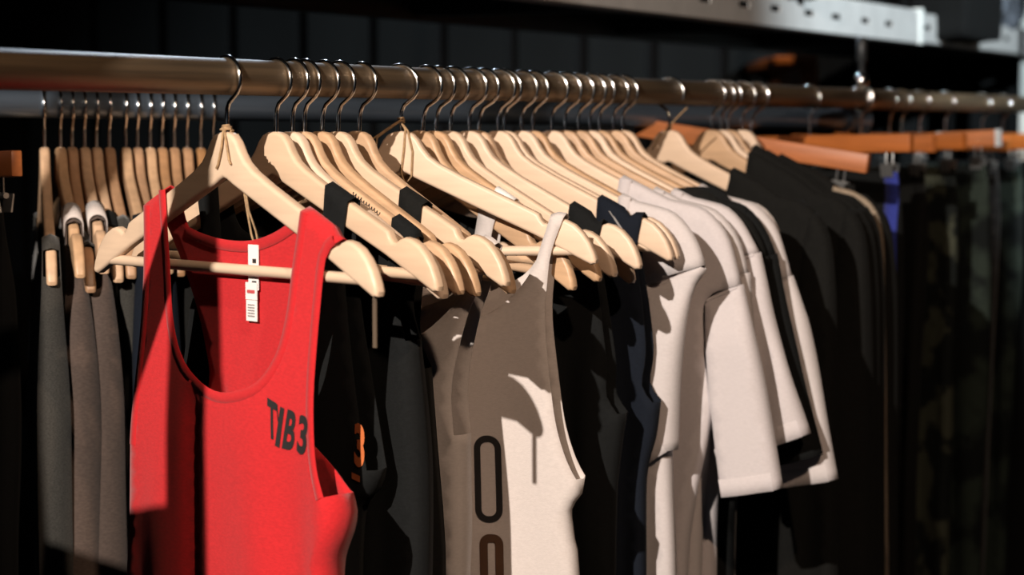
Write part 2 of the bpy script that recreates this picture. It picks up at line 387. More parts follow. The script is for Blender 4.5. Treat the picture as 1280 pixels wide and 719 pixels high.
for k, (t, ph, tl, wd) in HG.items():
    lab = HL.get(k); g = None
    if lab is None:
        if k.startswith('h'): lab = 'wooden hanger packed among the pale tees, its neck level with its neighbours'; g = 'hangers packed among the tees'
        else: lab = 'wooden hanger buried in the black jackets past the bare rail'; g = 'hangers buried in black jackets'
    HO[k] = hanger(t, ph, tl, wd, lab, g or 'wooden hangers on the front rail', flip=(k == 'j1'))
def HM(k): t, ph, tl, wd = HG[k]; return hmat(t, ph, tl)

# ------------------------------------------------------------------ cloth builder (millimetres in the hanger frame: u along the arm, v from neck top)
def cdt_panel(loop, step):
    n = len(loop); xs = [p.x for p in loop]; ys = [p.y for p in loop]
    pts = [Vector((p.x, p.y)) for p in loop]
    def inside(x, y):
        c = False; j = n - 1
        for i in range(n):
            if (ys[i] > y) != (ys[j] > y) and x < (xs[j] - xs[i]) * (y - ys[i]) / (ys[j] - ys[i]) + xs[i]: c = not c
            j = i
        return c
    cell = {}
    for p in loop: cell.setdefault((int(p.x // step), int(p.y // step)), []).append(p)
    def near(x, y):
        cx, cy = int(x // step), int(y // step)
        for i in (-1, 0, 1):
            for j in (-1, 0, 1):
                for p in cell.get((cx + i, cy + j), ()):
                    if (p.x - x) ** 2 + (p.y - y) ** 2 < (0.6 * step) ** 2: return True
        return False
    y = min(ys) + step * 0.5; row = 0
    while y < max(ys):
        x = min(xs) + (step * 0.5 if row % 2 else 0)
        while x < max(xs):
            if inside(x, y) and not near(x, y): pts.append(Vector((x, y)))
            x += step
        y += step * 0.87; row += 1
    ed = [(i, (i + 1) % n) for i in range(n)]
    vo, eo, fo, ov, oe, of = delaunay_2d_cdt(pts, ed, [], 1, 0.001)
    mp = {}
    for i, l in enumerate(ov):
        for j in l: mp[j] = i
    fo = [f for f in fo if inside(sum(vo[i].x for i in f) / 3, sum(vo[i].y for i in f) / 3)]
    return vo, fo, mp
def cloth_mesh(name, segF, segB, yF, yB, step=12, bulge=4.0):
    """segF/segB: lists of (shared, control points); shared segments are sewn front to back."""
    V = []; Fc = []; idx = []
    for seg, yf in ((segF, yF), (segB, yB)):
        loop = []; rng = []
        for sh, P in seg:
            q = catmull(P, step); s0 = len(loop); loop += q[:-1]; rng.append((sh, s0, len(q)))
        vo, fo, mp = cdt_panel(loop, step); off = len(V)
        for p in vo: V.append((p.x / 1000, yf(p.x, p.y) / 1000, p.y / 1000 + NECK))
        Fc += [tuple(i + off for i in f) for f in fo]
        N = len(loop)
        idx.append([(sh, [off + mp[(s0 + i) % N] for i in range(c)], [loop[(s0 + i) % N] for i in range(c)]) for sh, s0, c in rng])
    for (sh, ia, pa), (sh2, ib, pb) in zip(*idx):
        if not sh: continue
        prev = None; m = len(ia)
        for k in range(m):
            p = pa[k]; t = pa[min(k + 1, m - 1)] - pa[max(k - 1, 0)]; t.normalize(); nrm = Vector((-t.y, t.x))   # loops run clockwise: outward is left
            va = V[ia[k]]; vb = V[ib[k]]; mid = len(V)
            b = min(bulge, 0.5 * abs(va[1] - vb[1]) * 1000)
            V.append(((va[0] + vb[0]) / 2 + nrm.x * b / 1000, (va[1] + vb[1]) / 2, (va[2] + vb[2]) / 2 + nrm.y * b / 1000))
            if prev:
                a0, m0, b0 = prev; Fc.append((a0, ia[k], mid, m0)); Fc.append((m0, mid, ib[k], b0))
            prev = (ia[k], mid, ib[k])
    return mesh_of(name, V, Fc, True)
def folds(seed, amp=5.0, wl=70.0, v0=-140, v1=-420, slant=0.08):
    rr = random.Random(seed); ks = [(rr.uniform(0.7, 1.5), rr.uniform(0, 6.28), rr.uniform(-slant, slant), rr.uniform(0.5, 1)) for _ in range(4)]
    s0 = rr.uniform(0, 100)
    def f(u, v):
        a = sstep(-v0, -v1, -v) * amp
        s = sum(w_ * math.sin(2 * math.pi * (u + sl * v) / (wl * k) + ph) for k, ph, sl, w_ in ks) / 2.0
        return a * s + a * 0.5 * noise.noise(Vector((u / 60 + s0, v / 170, s0)))
    return f
def arm_line(a, b, lift=2.0, n=6):
    return [(a + (b - a) * i / n, armtop(a + (b - a) * i / n) + lift) for i in range(n + 1)]
def mir(P): return [(-u, v) for u, v in reversed(P)]
def solid(o, th=0.0012):
    m = o.modifiers.new('cloth', 'SOLIDIFY'); m.thickness = th; m.offset = 0; return o
def ribbon(name, pts, width, yf, material, parent, step=10, lift=1.0):
    """band sewn along an edge: pts run along the edge, band lies to the right of the direction."""
    q = catmull(pts, step); V = []; Fc = []; m = len(q)
    for k in range(m):
        t = q[min(k + 1, m - 1)] - q[max(k - 1, 0)]; t.normalize(); nr = Vector((t.y, -t.x))
        for j, (wd, lf) in enumerate(((-0.8, 0.2), (-0.6, lift), (width * 0.5, lift * 1.15), (width, lift), (width + 0.6, -0.2))):
            p = q[k] + nr * wd; V.append((p.x / 1000, (yf(p.x, p.y) - lf) / 1000, p.y / 1000 + NECK))
        if k:
            for j in range(4): Fc.append(((k - 1) * 5 + j, k * 5 + j, k * 5 + j + 1, (k - 1) * 5 + j + 1))
    return link(name, mesh_of(name, V, Fc, True), material, parent)
def half_fn(base, grow, v0=-90, v1=-300):
    return lambda u, v: base + grow * sstep(-v0, -v1, -v)
def tank(key, material, label, near, far=None, neck=None, neckb=None, L=720, seed=1, base=8.2, grow=5, amp=5, wl=70, cat='tank top', group=None, M=None, custom=None, name='tank_top', binding=None, step=12, slim=0.0):
    """near/far: dict(sh=(a,b), arm=[...], armb=[...], side=[...]) with positive u for both halves."""
    far = far or near
    fd = custom or folds(seed, amp, wl); hf = half_fn(base, grow)
    yF = lambda u, v: -hf(u, v) + fd(u, v)
    yB = lambda u, v: hf(u, v) + fd(u, v)
    def seg(front):
        out = []
        a, b = near['sh']; sh = arm_line(a, b)
        out.append((True, sh))
        arm = near['arm'] if front else near.get('armb', near['arm'])
        side = near['side'] + [(near['side'][-1][0] + 4, -L)]
        out.append((False, [sh[-1]] + arm + [side[0]])); out.append((True, side))
        fside = [(-u, v) for u, v in (far['side'] + [(far['side'][-1][0] + 4, -L)])]
        out.append((False, [side[-1], fside[-1]])); out.append((True, fside[::-1]))
        a2, b2 = far['sh']; fsh = [(-u, v) for u, v in arm_line(a2, b2)]
        farm = [(-u, v) for u, v in (far['arm'] if front else far.get('armb', far['arm']))]
        out.append((False, [fside[0]] + farm[::-1] + [fsh[-1]])); out.append((True, fsh[::-1]))
        nk = neck if front else (neckb or [(-60, -96), (0, -104), (60, -96)])
        out.append((False, [fsh[0]] + nk + [sh[0]])); return out
    sf = seg(True); sb = seg(False)
    root = link(name, None, label=label, cat=cat, group=group)
    root.matrix_world = M if M is not None else HM(key)
    solid(link('body', cloth_mesh('body', sf, sb, yF, yB, step), material, root))
    if binding:
        ribbon('neck_binding', sf[-1][1], 9, yF, binding, root)
        ribbon('armhole_binding', sf[1][1], 9, yF, binding, root)
        ribbon('armhole_binding', sf[5][1], 9, yF, binding, root)
    return root, yF, yB

# printed lettering on cloth: glyphs from the built-in font or outlines laid on the fabric surface
def glyph(ch, bold=0.02):
    cu = bpy.data.curves.new('g', 'FONT'); cu.body = ch; cu.offset = bold; cu.resolution_u = 4
    o = bpy.data.objects.new('g', cu); C.objects.link(o)
    me = bpy.data.meshes.new_from_object(o.evaluated_get(bpy.context.evaluated_depsgraph_get()))
    V = [v.co.copy() for v in me.vertices]; Fc = [tuple(p.vertices) for p in me.polygons]
    C.objects.unlink(o); bpy.data.objects.remove(o); bpy.data.curves.remove(cu)
    x0 = min(v.x for v in V); x1 = max(v.x for v in V); y0 = min(v.y for v in V); y1 = max(v.y for v in V)
    return [((v.x - x0) / (x1 - x0), (v.y - y0) / (y1 - y0)) for v in V], Fc
def print_on(name, polys, yf, material, parent, lift=1.3):
    """polys: list of (points (u,v), faces)"""
    V = []; Fc = []
    for P, f in polys:
        o = len(V); V += [(u / 1000, 0, v / 1000 + NECK) for u, v in P]; Fc += [tuple(i + o for i in q) for q in f]
    me = bpy.data.meshes.new(name); me.from_pydata(V, [], Fc)
    bm = bmesh.new(); bm.from_mesh(me); bmesh.ops.triangulate(bm, faces=bm.faces)
    for _ in range(3):
        e = [e for e in bm.edges if e.calc_length() > 0.007]
        if e: bmesh.ops.subdivide_edges(bm, edges=e, cuts=1); bmesh.ops.triangulate(bm, faces=[f for f in bm.faces if len(f.verts) > 3])
    for v in bm.verts: v.co.y = (yf(v.co.x * 1000, (v.co.z - NECK) * 1000) - lift) / 1000
    bm.to_mesh(me); bm.free()
    return link(name, me, material, parent)
def quad_glyph(ch, bl, br, tr, tl, bold=0.02):
    P, f = glyph(ch, bold); out = []
    for x, y in P:
        b = Vector(bl).lerp(Vector(br), x); t_ = Vector(tl).lerp(Vector(tr), x); q = b.lerp(t_, y); out.append((q.x, q.y))
    return out, f
def ring_poly(u0, u1, v0, v1, r, th, n=8, skew=0.0):
    def rr(a, b, c, d, r_):
        P = []
        for cx, cy, s in ((b - r_, d - r_, 0), (a + r_, d - r_, 90), (a + r_, c + r_, 180), (b - r_, c + r_, 270)):
            for k in range(n + 1):
                g = R(s + 90 * k / n); P.append((cx + r_ * math.cos(g) , cy + r_ * math.sin(g)))
        return P
    O = rr(u0, u1, v0, v1, r); I = rr(u0 + th, u1 - th, v0 + th, v1 - th, max(r - th, 1)); m = len(O)
    return O + I, [(i, (i + 1) % m, m + (i + 1) % m, m + i) for i in range(m)]

# ------------------------------------------------------------------ the red tank top
rf = folds(3, 6.5, 95, -150, -420, 0.05)
def red_fold(u, v):
    d = rf(u, v)
    d += 9 * sstep(150, 205, u) * sstep(200, 320, -v)            # wing turning back under the arm
    g = -9 * math.exp(-((u + 30 - 0.02 * (v + 300)) / 7) ** 2) * sstep(225, 270, -v)     # pinched fold below the neckline
    return d - g + -6 * sstep(120, 300, -v) * math.cos(max(-1, min(1, u / 190)) * 1.4)
near = dict(sh=(119, 166), arm=[(152, -111), (146, -160), (144, -222), (147, -262), (153, -295)], armb=[(118, -120), (88, -170), (74, -215), (90, -270), (150, -312)],
            side=[(163, -320), (168, -336), (165, -354), (156, -372), (150, -390), (150, -430), (155, -520)])
far = dict(sh=(88, 122), arm=[(122, -110), (122, -180), (126, -240)], armb=[(98, -104), (79, -135), (64, -166), (51, -203), (46, -240), (70, -285)], side=[(134, -305), (140, -380), (148, -470)])
red, rF, rB = tank('red', RED, 'bright red tank top with black chest lettering on the foremost hanger', near, far,
    neck=[(-83, -110), (-73, -172), (-55, -209), (-28, -231), (2, -241), (33, -239), (67, -227), (90, -201), (101, -168), (107, -125), (114, -92)],
    neckb=[(-73, -91), (-45, -98), (-10, -102), (27, -101), (60, -93), (90, -80)], custom=red_fold, grow=9, binding=REDB, step=10)
# back panel narrows to a racer shape: inner back binding, care labels
ribbon('back_binding', [(-73, -91), (-45, -98), (-10, -102), (27, -101), (60, -93), (90, -80)], 9, lambda u, v: rB(u, v) - 1.5, REDB, red)
SH = 15
def sg_(*P): return [(u - SH, v) for u, v in P]
let = [quad_glyph('T', *sg_((101, -275), (113, -277), (110.5, -243), (98.5, -239)), 0.035),
       quad_glyph('I', *sg_((110.5, -281.5), (116, -283), (121.5, -247), (116, -245.5)), 0.0),
       (sg_((110.5, -243.5), (112.3, -244), (114.2, -259), (113.2, -259)), [(0, 1, 2, 3)]),
       quad_glyph('B', *sg_((119, -283), (134, -284.5), (140, -249), (126, -247)), 0.035),
       quad_glyph('3', *sg_((138.5, -285), (152.5, -287), (156.5, -251.5), (142.5, -249.5)), 0.035)]
print_on('chest_lettering', let, rF, INK, red)
def label_strip(name, u0, u1, v0, v1, yoff, parent, material=LABEL):
    V, Fc = box_geo(u0 / 1000, u1 / 1000, yoff / 1000, (yoff + 0.8) / 1000, v0 / 1000 + NECK, v1 / 1000 + NECK)
    return link(name, mesh_of(name, V, Fc, False), material, parent)
yl = rB(34, -130) - 4
lb = label_strip('brand_label', 24, 39, -146, -104, yl, red); label_strip('brand_print', 31, 36, -121, -117, yl - 0.6, lb, INK); label_strip('brand_print', 30, 36, -141, -137.5, yl - 0.6, lb, INK)
lb = label_strip('size_label', 21, 38, -155, -139, yl - 1.2, red); label_strip('size_print', 24, 35, -149, -146, yl - 1.8, lb, INKR)
lb = label_strip('care_label', 21, 37, -175, -155.5, yl - 0.6, red)
for k in range(5): label_strip('care_print', 24, 34, -160.5 - 2.6 * k, -159.3 - 2.6 * k, yl - 1.2, lb, INKG)

# ------------------------------------------------------------------ the other tanks
def std(a, b, wing=205, va=-300, body=190, pinch=0):
    return dict(sh=(a, b), arm=[(b - 6, armtop(b) - 40), (b + (wing - b) * 0.12, -190), (b + (wing - b) * 0.45, -245), (wing - 14, va + 18)], side=[(wing, va), (wing - 5, va - 40), (body, va - 90), (body + 3, va - 200)])
def nk(a, depth, t=0.62):
    return [(-(a - 4), armtop(a) - 45), (-a * 0.86, -depth * 0.75), (-a * t * 0.7, -depth * 0.95), (0, -depth), (a * t * 0.7, -depth * 0.95), (a * 0.86, -depth * 0.75), (a - 4, armtop(a) - 45)]
b2, F2, B2 = tank('h2', BLACK, 'black tank top with orange vertical figures, right behind the red tank', dict(sh=(76, 106), arm=[(100, -105), (107, -170), (120, -240), (132, -290)], side=[(138, -312), (131, -332), (112, -348), (104, -384), (102, -470)]), None, neck=nk(76, 215), seed=12, amp=3.5, wl=90)
print_on('orange_number', [quad_glyph('3', (121, -309), (136, -311), (136, -270), (121, -268), 0.04)], F2, INKO, b2)
print_on('orange_bar', [([(117, -322), (130, -324), (130, -318), (117, -316)], [(0, 1, 2, 3)])], F2, INKO, b2)
tank('h4', BLACK, 'black tank top hung on the amber hanger, its strap bunched low', dict(sh=(132, 158), arm=[(152, -125), (146, -160)], side=[(156, -190), (165, -260), (172, -330), (178, -430)]), None, neck=nk(132, 210), seed=21, amp=8, wl=55)
tank('h6', BLACK2, 'black tank top strapped over the bright hanger before the taupe tank', dict(sh=(88, 116), arm=[(110, -120), (104, -160), (102, -200)], side=[(116, -230), (122, -300), (128, -380), (132, -460)]), None, neck=nk(88, 215), seed=31, amp=7, wl=60)
b7, F7, B7 = tank('h7', OFFW, 'off-white tank top with a dark outlined figure, half hidden by black tanks', dict(sh=(176, 192), arm=[(179, -140), (168, -168), (157, -215), (154, -250)], side=[(160, -290), (164, -340), (170, -420)]), None, neck=[(-150, -160), (-90, -205), (0, -222), (90, -205), (140, -170), (168, -130)], neckb=[(-140, -146), (-110, -168), (-50, -184), (0, -188), (50, -184), (100, -168), (140, -146)], seed=41, amp=6, wl=80)
print_on('outlined_number', [ring_poly(98, 124, -440, -312, 11, 5.5)], F7, INK, b7)
b8, F8, B8 = tank('h8', OFFW, 'off-white tank top with a large outlined zero, hung by a thin strap', dict(sh=(169, 184), arm=[(170, -128), (165, -160), (162, -200), (168, -270), (174, -312), (184, -345)], side=[(193, -363), (190, -378), (178, -396), (180, -430), (184, -470)]), None,
    neck=[(-150, -148), (-120, -178), (-60, -208), (0, -218), (60, -208), (100, -192), (128, -172), (149, -146), (160, -118)], neckb=[(-140, -146), (-110, -168), (-50, -184), (0, -188), (50, -184), (100, -168), (140, -146)], seed=52, amp=6, wl=85, binding=None)
print_on('outlined_zero', [ring_poly(80, 110, -412, -320, 14, 7)], F8, INK, b8)
print_on('umber_figure', [ring_poly(84, 110, -530, -424, 11, 9)], F8, INKB, b8)
tank('h9', OFFW, 'white tank top whose narrow strap lies on the tilted amber hanger', std(92, 116, 170, -300, 165), None, neck=nk(92, 200), neckb=nk(92, 170), seed=61)
tank('h12', BLACK, 'black tank top with plain wide strap before the navy one', std(132, 172, 200, -300, 192), None, neck=nk(130, 205), seed=63, amp=8, wl=60)
b14, F14, B14 = tank('h14', NAVY, 'navy tank top with a wide strap and a thin grey print', std(128, 182, 200, -300, 184), None, neck=nk(128, 205), seed=64, amp=8, wl=62)
print_on('grey_print', [([(142, -87.5 - 0), (144, -88.5), (161, -111), (159, -111)], [(0, 1, 2, 3)]), ([(146, -93), (149, -94), (162, -111), (160, -111)], [(0, 1, 2, 3)])], F14, INKG, b14)

# ------------------------------------------------------------------ tees
def tee(key, material, label, neck_u, sh_pt, seam_in, sleeve_out, hem_in, inner, side, seed=1, grow=6, amp=5, name='t_shirt', cat='t-shirt', L=760, group=None, hemw=True, sleeve_y=7.0, neckd=150, seam=True):
    fd = folds(seed, amp, 90); hf = half_fn(8.0, grow)
    yF = lambda u, v: -hf(u, v) + fd(u, v)
    yB = lambda u, v: hf(u, v) + fd(u, v)
    root = link(name, None, label=label, cat=cat, group=group); root.matrix_world = HM(key)
    a = neck_u
    shd = arm_line(a, 150, 2.0, 5) + [(176, -90), (194, -96), (210, -111), (222, -130)] + [sh_pt]
    def seg(front):
        nn = [(-(a - 3), armtop(a) - (16 if front else 6)), (-a * 0.8, -(neckd - 30 if front else 70)), (0, -(neckd if front else 78)), (a * 0.8, -(neckd - 30 if front else 70)), (a - 3, armtop(a) - (16 if front else 6))]
        un = side[0]
        arm = [sh_pt, seam_in, ((seam_in[0] + un[0]) / 2 - 4, (seam_in[1] + un[1]) / 2), un]
        sd = side + [(side[-1][0] + 2, -L)]
        m = lambda P: [(-u, v) for u, v in reversed(P)]
        return [(True, shd), (False, arm), (True, sd), (False, [sd[-1], (-sd[-1][0], sd[-1][1])]), (True, m(sd)), (False, m(arm)), (True, m(shd)), (False, [(-shd[0][0], shd[0][1])] + nn + [shd[0]])]
    sf = seg(True)
    solid(link('body', cloth_mesh('body', sf, seg(False), yF, yB, 12), material, root))
    ribbon('neck_rib', sf[-1][1], 14, yF, material, root, lift=1.2)
    for s in (1, -1):
        fs = folds(seed + 9 * s, 3.0, 60, -150, -330)
        so = [sh_pt] + sleeve_out; hi = hem_in; inn = inner + [seam_in]
        def sy(sgn, u, v):
            k = sstep(seam_in[1] + 2, seam_in[1] - 60, v) if False else sstep(-seam_in[1] - 20, -seam_in[1] + 60, -v)
            return sgn * (7.2 + sleeve_y * k) - 4 * k + fs(abs(u), v)
        segS = [(True, so), (False, [so[-1], hi]), (True, [hi] + inn), (False, [seam_in, sh_pt])]
        if s < 0: segS = [(sh, [(-u, v) for u, v in reversed(P)]) for sh, P in reversed(segS)]
        sl = solid(link('sleeve', cloth_mesh('sleeve', segS, segS, lambda u, v: sy(-1, u, v), lambda u, v: sy(1, u, v), 11, 6), material, root))
        if hemw:
            e = [so[-1], hi] if s > 0 else [(-hi[0], hi[1]), (-so[-1][0], so[-1][1])]
            yy = lambda u, v: sy(-1, u, v)
            hm = ribbon('cuff_hem', e, 20, yy, material, sl, lift=0.9)
            if not seam: continue
            e = [seam_in, sh_pt] if s > 0 else [(-sh_pt[0], sh_pt[1]), (-seam_in[0], seam_in[1])]
            ribbon('shoulder_seam', e, 3, yy, material, sl, lift=1.8)
    return root
tee('h16', LILAC2, 'pale tee whose folded sleeve shows under the navy strap hanger', 130, (230, -152), (165, -178), [(212, -185), (200, -270), (197, -362)], (143, -398), [(136, -350), (128, -275), (145, -205)], [(186, -290), (190, -400), (196, -520)], seed=71, sleeve_y=9, seam=False)
tee('h18', LILAC, 'pale lilac-grey tee with broad shoulder and the long front sleeve', 91, (236, -180), (200, -197), [(250, -232), (264, -290), (287, -415)], (224, -427), [(215, -360), (207, -290)], [(207, -310), (198, -360), (180, -450), (172, -540)], seed=81, sleeve_y=10)
tee('h19', LILAC2, 'pale tee squeezed between the broad-shouldered and the shorter-sleeved tees', 118, (233, -165), (200, -185), [(238, -210), (246, -270), (258, -380)], (210, -395), [(205, -350), (202, -280)], [(192, -300), (188, -380), (180, -500)], seed=85, sleeve_y=6)
tee('h20', LILAC, 'pale lilac-grey tee with shorter sleeve and raised shoulder seam', 126, (231, -146), (199, -156), [(240, -180), (256, -243), (296, -360)], (250, -378), [(232, -300), (212, -220)], [(190, -300), (186, -380), (180, -500)], seed=91, sleeve_y=7)
tee('h22', BLACK, 'black tee whose sleeve hem shows between two pale tees', 185, (231, -150), (200, -162), [(240, -190), (258, -260), (292, -392)], (240, -408), [(228, -300), (210, -220)], [(190, -300), (186, -380), (180, -500)], seed=95)
tee('h21', BLACK2, 'black tee pressed against the other black tee', 180, (230, -150), (200, -162), [(236, -190), (246, -260), (270, -370)], (228, -385), [(220, -300), (208, -220)], [(190, -300), (186, -380), (180, -500)], seed=96)
tee('h23', LILAC2, 'pale tee with the rearmost sleeve falling in shade', 120, (238, -180), (210, -196), [(252, -215), (266, -260), (300, -426)], (229, -441), [(222, -360), (212, -260)], [(180, -320), (172, -400), (166, -520)], seed=99, sleeve_y=8)
tank('h24', OFFW, 'off-white top with cap shoulder on the last hanger before bare rail', dict(sh=(160, 214), arm=[(214, -150), (205, -165), (190, -220), (188, -270)], side=[(170, -310), (160, -380), (156, -460)]), None, neck=nk(158, 215), seed=66)
# ------------------------------------------------------------------ black jackets
def jacket(key, label, collar_u, seed, zip_pts=None, zip2=None, L=720, L_s=640, tipu=222, material=BLACK2, lift=6, sh_extra=0):
    fd = folds(seed, 7, 95); hf = half_fn(9.0, 8)
    yF = lambda u, v: -hf(u, v) + fd(u, v)
    yB = lambda u, v: hf(u, v) + fd(u, v)
    root = link('jacket', None, label=label, cat='jacket'); root.matrix_world = HM(key)
    a = collar_u
    shd = [(a, armtop(a) + lift + sh_extra)] + [(u, armtop(u) + lift + sh_extra * (1 - (u - a) / (170 - a))) for u in (100, 130, 158)] + [(190, -96), (212, -116)]
    side = [(195, -300), (195, -420), (198, -560), (199, -L)]
    m = lambda P: [(-u, v) for u, v in reversed(P)]
    arm = [shd[-1], (204, -170), (196, -240), side[0]]
    nn = lambda f: [(-a + 4, armtop(a) - 18), (-a * 0.7, -118 if f else -66), (0, -135 if f else -70), (a * 0.7, -118 if f else -66), (a - 4, armtop(a) - 18)]
    sg = lambda f: [(True, shd), (False, arm), (True, side), (False, [side[-1], (-side[-1][0], -L)]), (True, m(side)), (False, m(arm)), (True, m(shd)), (False, [(-a, shd[0][1])] + nn(f) + [shd[0]])]
    solid(link('body', cloth_mesh('body', sg(True), sg(False), yF, yB, 14), material, root))
    for s in (1, -1):
        fs = folds(seed + 5 * s, 5, 60, -160, -400)
        so = [(206, -110), (222, -140), (230, -200), (234, -300), (240, -L_s)]
        inn = [(172, -L_s - 4), (178, -400), (186, -280), (192, -220), (196, -150)]
        sy = lambda sg_, u, v: sg_ * (9 + 9 * sstep(150, 260, -v)) - 3 + fs(abs(u), v)
        segS = [(True, so), (False, [so[-1], inn[0]]), (True, inn), (False, [inn[-1], so[0]])]
        if s < 0: segS = [(sh, [(-u, v) for u, v in reversed(P)]) for sh, P in reversed(segS)]
        solid(link('sleeve', cloth_mesh('sleeve', segS, segS, lambda u, v: sy(-1, u, v), lambda u, v: sy(1, u, v), 13, 8), material, root))
    for zz, zy in ((zip_pts, 22), (zip2, 20)):
        if zz:
            q = catmull(zz, 4); y = lambda u, v: (yF(u, v) - 5 if zy == 20 else -10 - 12 * sstep(110, 260, -v))
            V, Fc = tube_geo([(p.x / 1000, y(p.x, p.y) / 1000, p.y / 1000 + NECK) for p in q], 0.0036, 6)
            z = link('zipper', mesh_of('zipper', V, Fc, True, 60), BRASS, root)
            teeth = []
            for i in range(0, len(q) - 1, 1):
                p = q[i]; t = (q[i + 1] - p).normalized(); n_ = Vector((-t.y, t.x))
                c = Vector((p.x / 1000, y(p.x, p.y) / 1000 - 0.0032, p.y / 1000 + NECK))
                vb, fb = box_geo(-0.0048, 0.0048, -0.0012, 0.0012, -0.0009, 0.0009)
                teeth.append(([(c.x + x * n_.x + z_ * t.x, c.y + yy, c.z + x * n_.y + z_ * t.y) for x, yy, z_ in vb], fb))
            V, Fc = merge(*teeth); tt = link('zipper_teeth', mesh_of('zipper_teeth', V, Fc, False), BRASS, root); tt['kind'] = 'stuff'
    return root
jacket('j1', 'black jacket on the pale hanger beside the bare stretch of rail', 92, 101, L_s=600, sh_extra=0)
jacket('j2', 'black jacket hung second past the bare stretch of rail', 60, 102, sh_extra=6)
jacket('j3', 'black jacket with a diagonal beige zip across its front', 52, 103, zip2=[(98, -170), (120, -205), (142, -240), (158, -272), (166, -300)], sh_extra=10)
jacket('j5', 'plain black jacket pressed between two zipped jackets', 60, 105, sh_extra=6)
jacket('j4', 'black jacket edged with a long beige zip beside the trousers', 60, 104, zip_pts=[(148, -84), (178, -92), (200, -106), (214, -130), (222, -180), (228, -300), (232, -450), (236, -600), (238, -720)], L_s=740, L=760)

# ------------------------------------------------------------------ orange clip hangers and what they hold
CB = box_mesh('bar', -0.19, 0.19, -0.0065, 0.0065, -0.088, -0.060, 0.002, 2)
CHOOK = tube_mesh('hook', hook_pts(low=-0.064), 0.0021, 8)
def clip_geo():
    g = [tube_geo([(-0.006, 0, -0.086), (-0.006, 0, -0.106), (0.006, 0, -0.106), (0.006, 0, -0.086)], 0.0012, 6)]
    for s in (-1, 1):
        V, Fc = box_geo(-0.011, 0.011, -0.001, 0.001, -0.126, -0.106)
        c, sn = math.cos(R(9 * s)), math.sin(R(9 * s))
        g.append(([(x, (y * c + (z + 0.124) * sn) + s * 0.0066, (z + 0.124) * c - 0.124 + y * sn) for x, y, z in V], Fc))
    g.append(tube_geo([(-0.012, 0, -0.108), (0.012, 0, -0.108)], 0.0035, 8))
    return merge(*g)
CLIPM = mat('clip_steel', (0.75, 0.76, 0.76), 0.28, 0.9, var=0.1, scale=50)
CLIP = mesh_of('clip', *clip_geo(), True, 30)
def clip_hanger(t, phi, tilt, label, group='orange clip hangers', wood=ORANGE, plate=False, at=None):
    r = link('clip_hanger', None, label=label, cat='hanger', group=group); r.matrix_world = hmat(t, phi, tilt, at)
    link('bar', mm(CB, wood), None, r); link('hook', mm(CHOOK, CHROME), None, r)
    for u in (-0.15, 0.15):
        o = link('clip', mm(CLIP, CLIPM), None, r); o.location.x = u
    if plate:
        link('end_cap', box_mesh('end_cap', 0.186, 0.193, -0.0072, 0.0072, -0.089, -0.059, 0.001, 1), GALV, r)
        link('metal_strip', box_mesh('metal_strip', 0.072, 0.079, -0.0072, 0.0072, -0.089, -0.059, 0.001, 1), GALV, r)
    return r
def trousers(t, phi, tilt, material, label, seed, width=165, L=950, top=-66, stripe=None, name='trousers', cat='trousers', at=None, thick=9, wst=True, amp=9):
    fd = folds(seed, amp, 75, -90, -420); hf = lambda u, v: 2.0 + thick * sstep(80, 170, -v)
    yF = lambda u, v: -hf(u, v) + fd(u, v); yB = lambda u, v: hf(u, v) + fd(u, v)
    root = link(name, None, label=label, cat=cat); root.matrix_world = hmat(t, phi, tilt * 0.6, at)
    W = width
    sd = [(W, top), (W + 4, top - 60), (W + 2, top - 260), (W - 12, top - 600), (W - 22, top - L)]
    m = [(-u, v) for u, v in reversed(sd)]
    crotch = [(sd[-1][0], sd[-1][1]), (22, top - L), (12, top - L * 0.65), (3, top - 300), (-3, top - 300), (-12, top - L * 0.65), (-22, top - L), (-sd[-1][0], sd[-1][1])]
    sg = [(False, [(-W, top), (W, top)]), (True, sd), (False, [crotch[0], crotch[1]]), (True, [crotch[1], crotch[2], crotch[3]]), (False, [crotch[3], crotch[4]]), (True, [crotch[4], crotch[5], crotch[6]]), (False, [crotch[6], crotch[7]]), (True, m)]
    solid(link('legs', cloth_mesh('legs', sg, sg, yF, yB, 16), material, root))
    if wst: ribbon('waistband', [(-W, top), (W, top)], 30, yF, material, root, lift=0.8)
    if stripe: ribbon('side_stripe', [(p[0] + 1, p[1]) for p in sd], 24, yF, stripe, root, lift=1.5)
    return root
CLH = [ (1.618, 59.0, 8.0), (1.843, 45.5, -1.0), (2.088, 28.1, 0.0), (2.239, 30.1, -1.0), (2.302, 48.2, -2.5), (2.413, 43.6, 0.5), (2.570, 42.8, 0.0), (2.819, 41.5, 0.0), (2.971, 38.6, 0.0) ]
CLL = ['orange clip hanger tilted down over the zipped black jackets', 'orange clip hanger holding the blue-striped trousers', 'orange clip hanger turned end-on beyond the blue-striped trousers', 'orange clip hanger holding the olive camouflage trousers',
       'orange clip hanger with metal end cap and strip', 'orange clip hanger just beyond the metal-capped one', 'orange clip hanger holding the green-black camouflage trousers', 'orange clip hanger holding black trousers before the last pair', 'orange clip hanger holding the last trousers on the rail']
TRO = [(BLACK2, None, 'plain black trousers clipped under the tilted orange hanger'), (BLACK, BLUE, 'black trousers with a royal blue side stripe'), (BLACK2, None, 'black trousers hung end-on beyond the blue stripe'),
       (CAMO, None, 'olive camouflage trousers hanging in shade'), (CAMO2, None, 'dark green camouflage trousers under the metal-capped hanger'), (CHAR, None, 'charcoal trousers beyond the camouflage pairs'),
       (CAMO2, None, 'green-black camouflage trousers at the far run of the rail'), (BLACK, None, 'black trousers at the far run of the rail'), (BLACK2, None, 'black fleece trousers, last on the rail')]
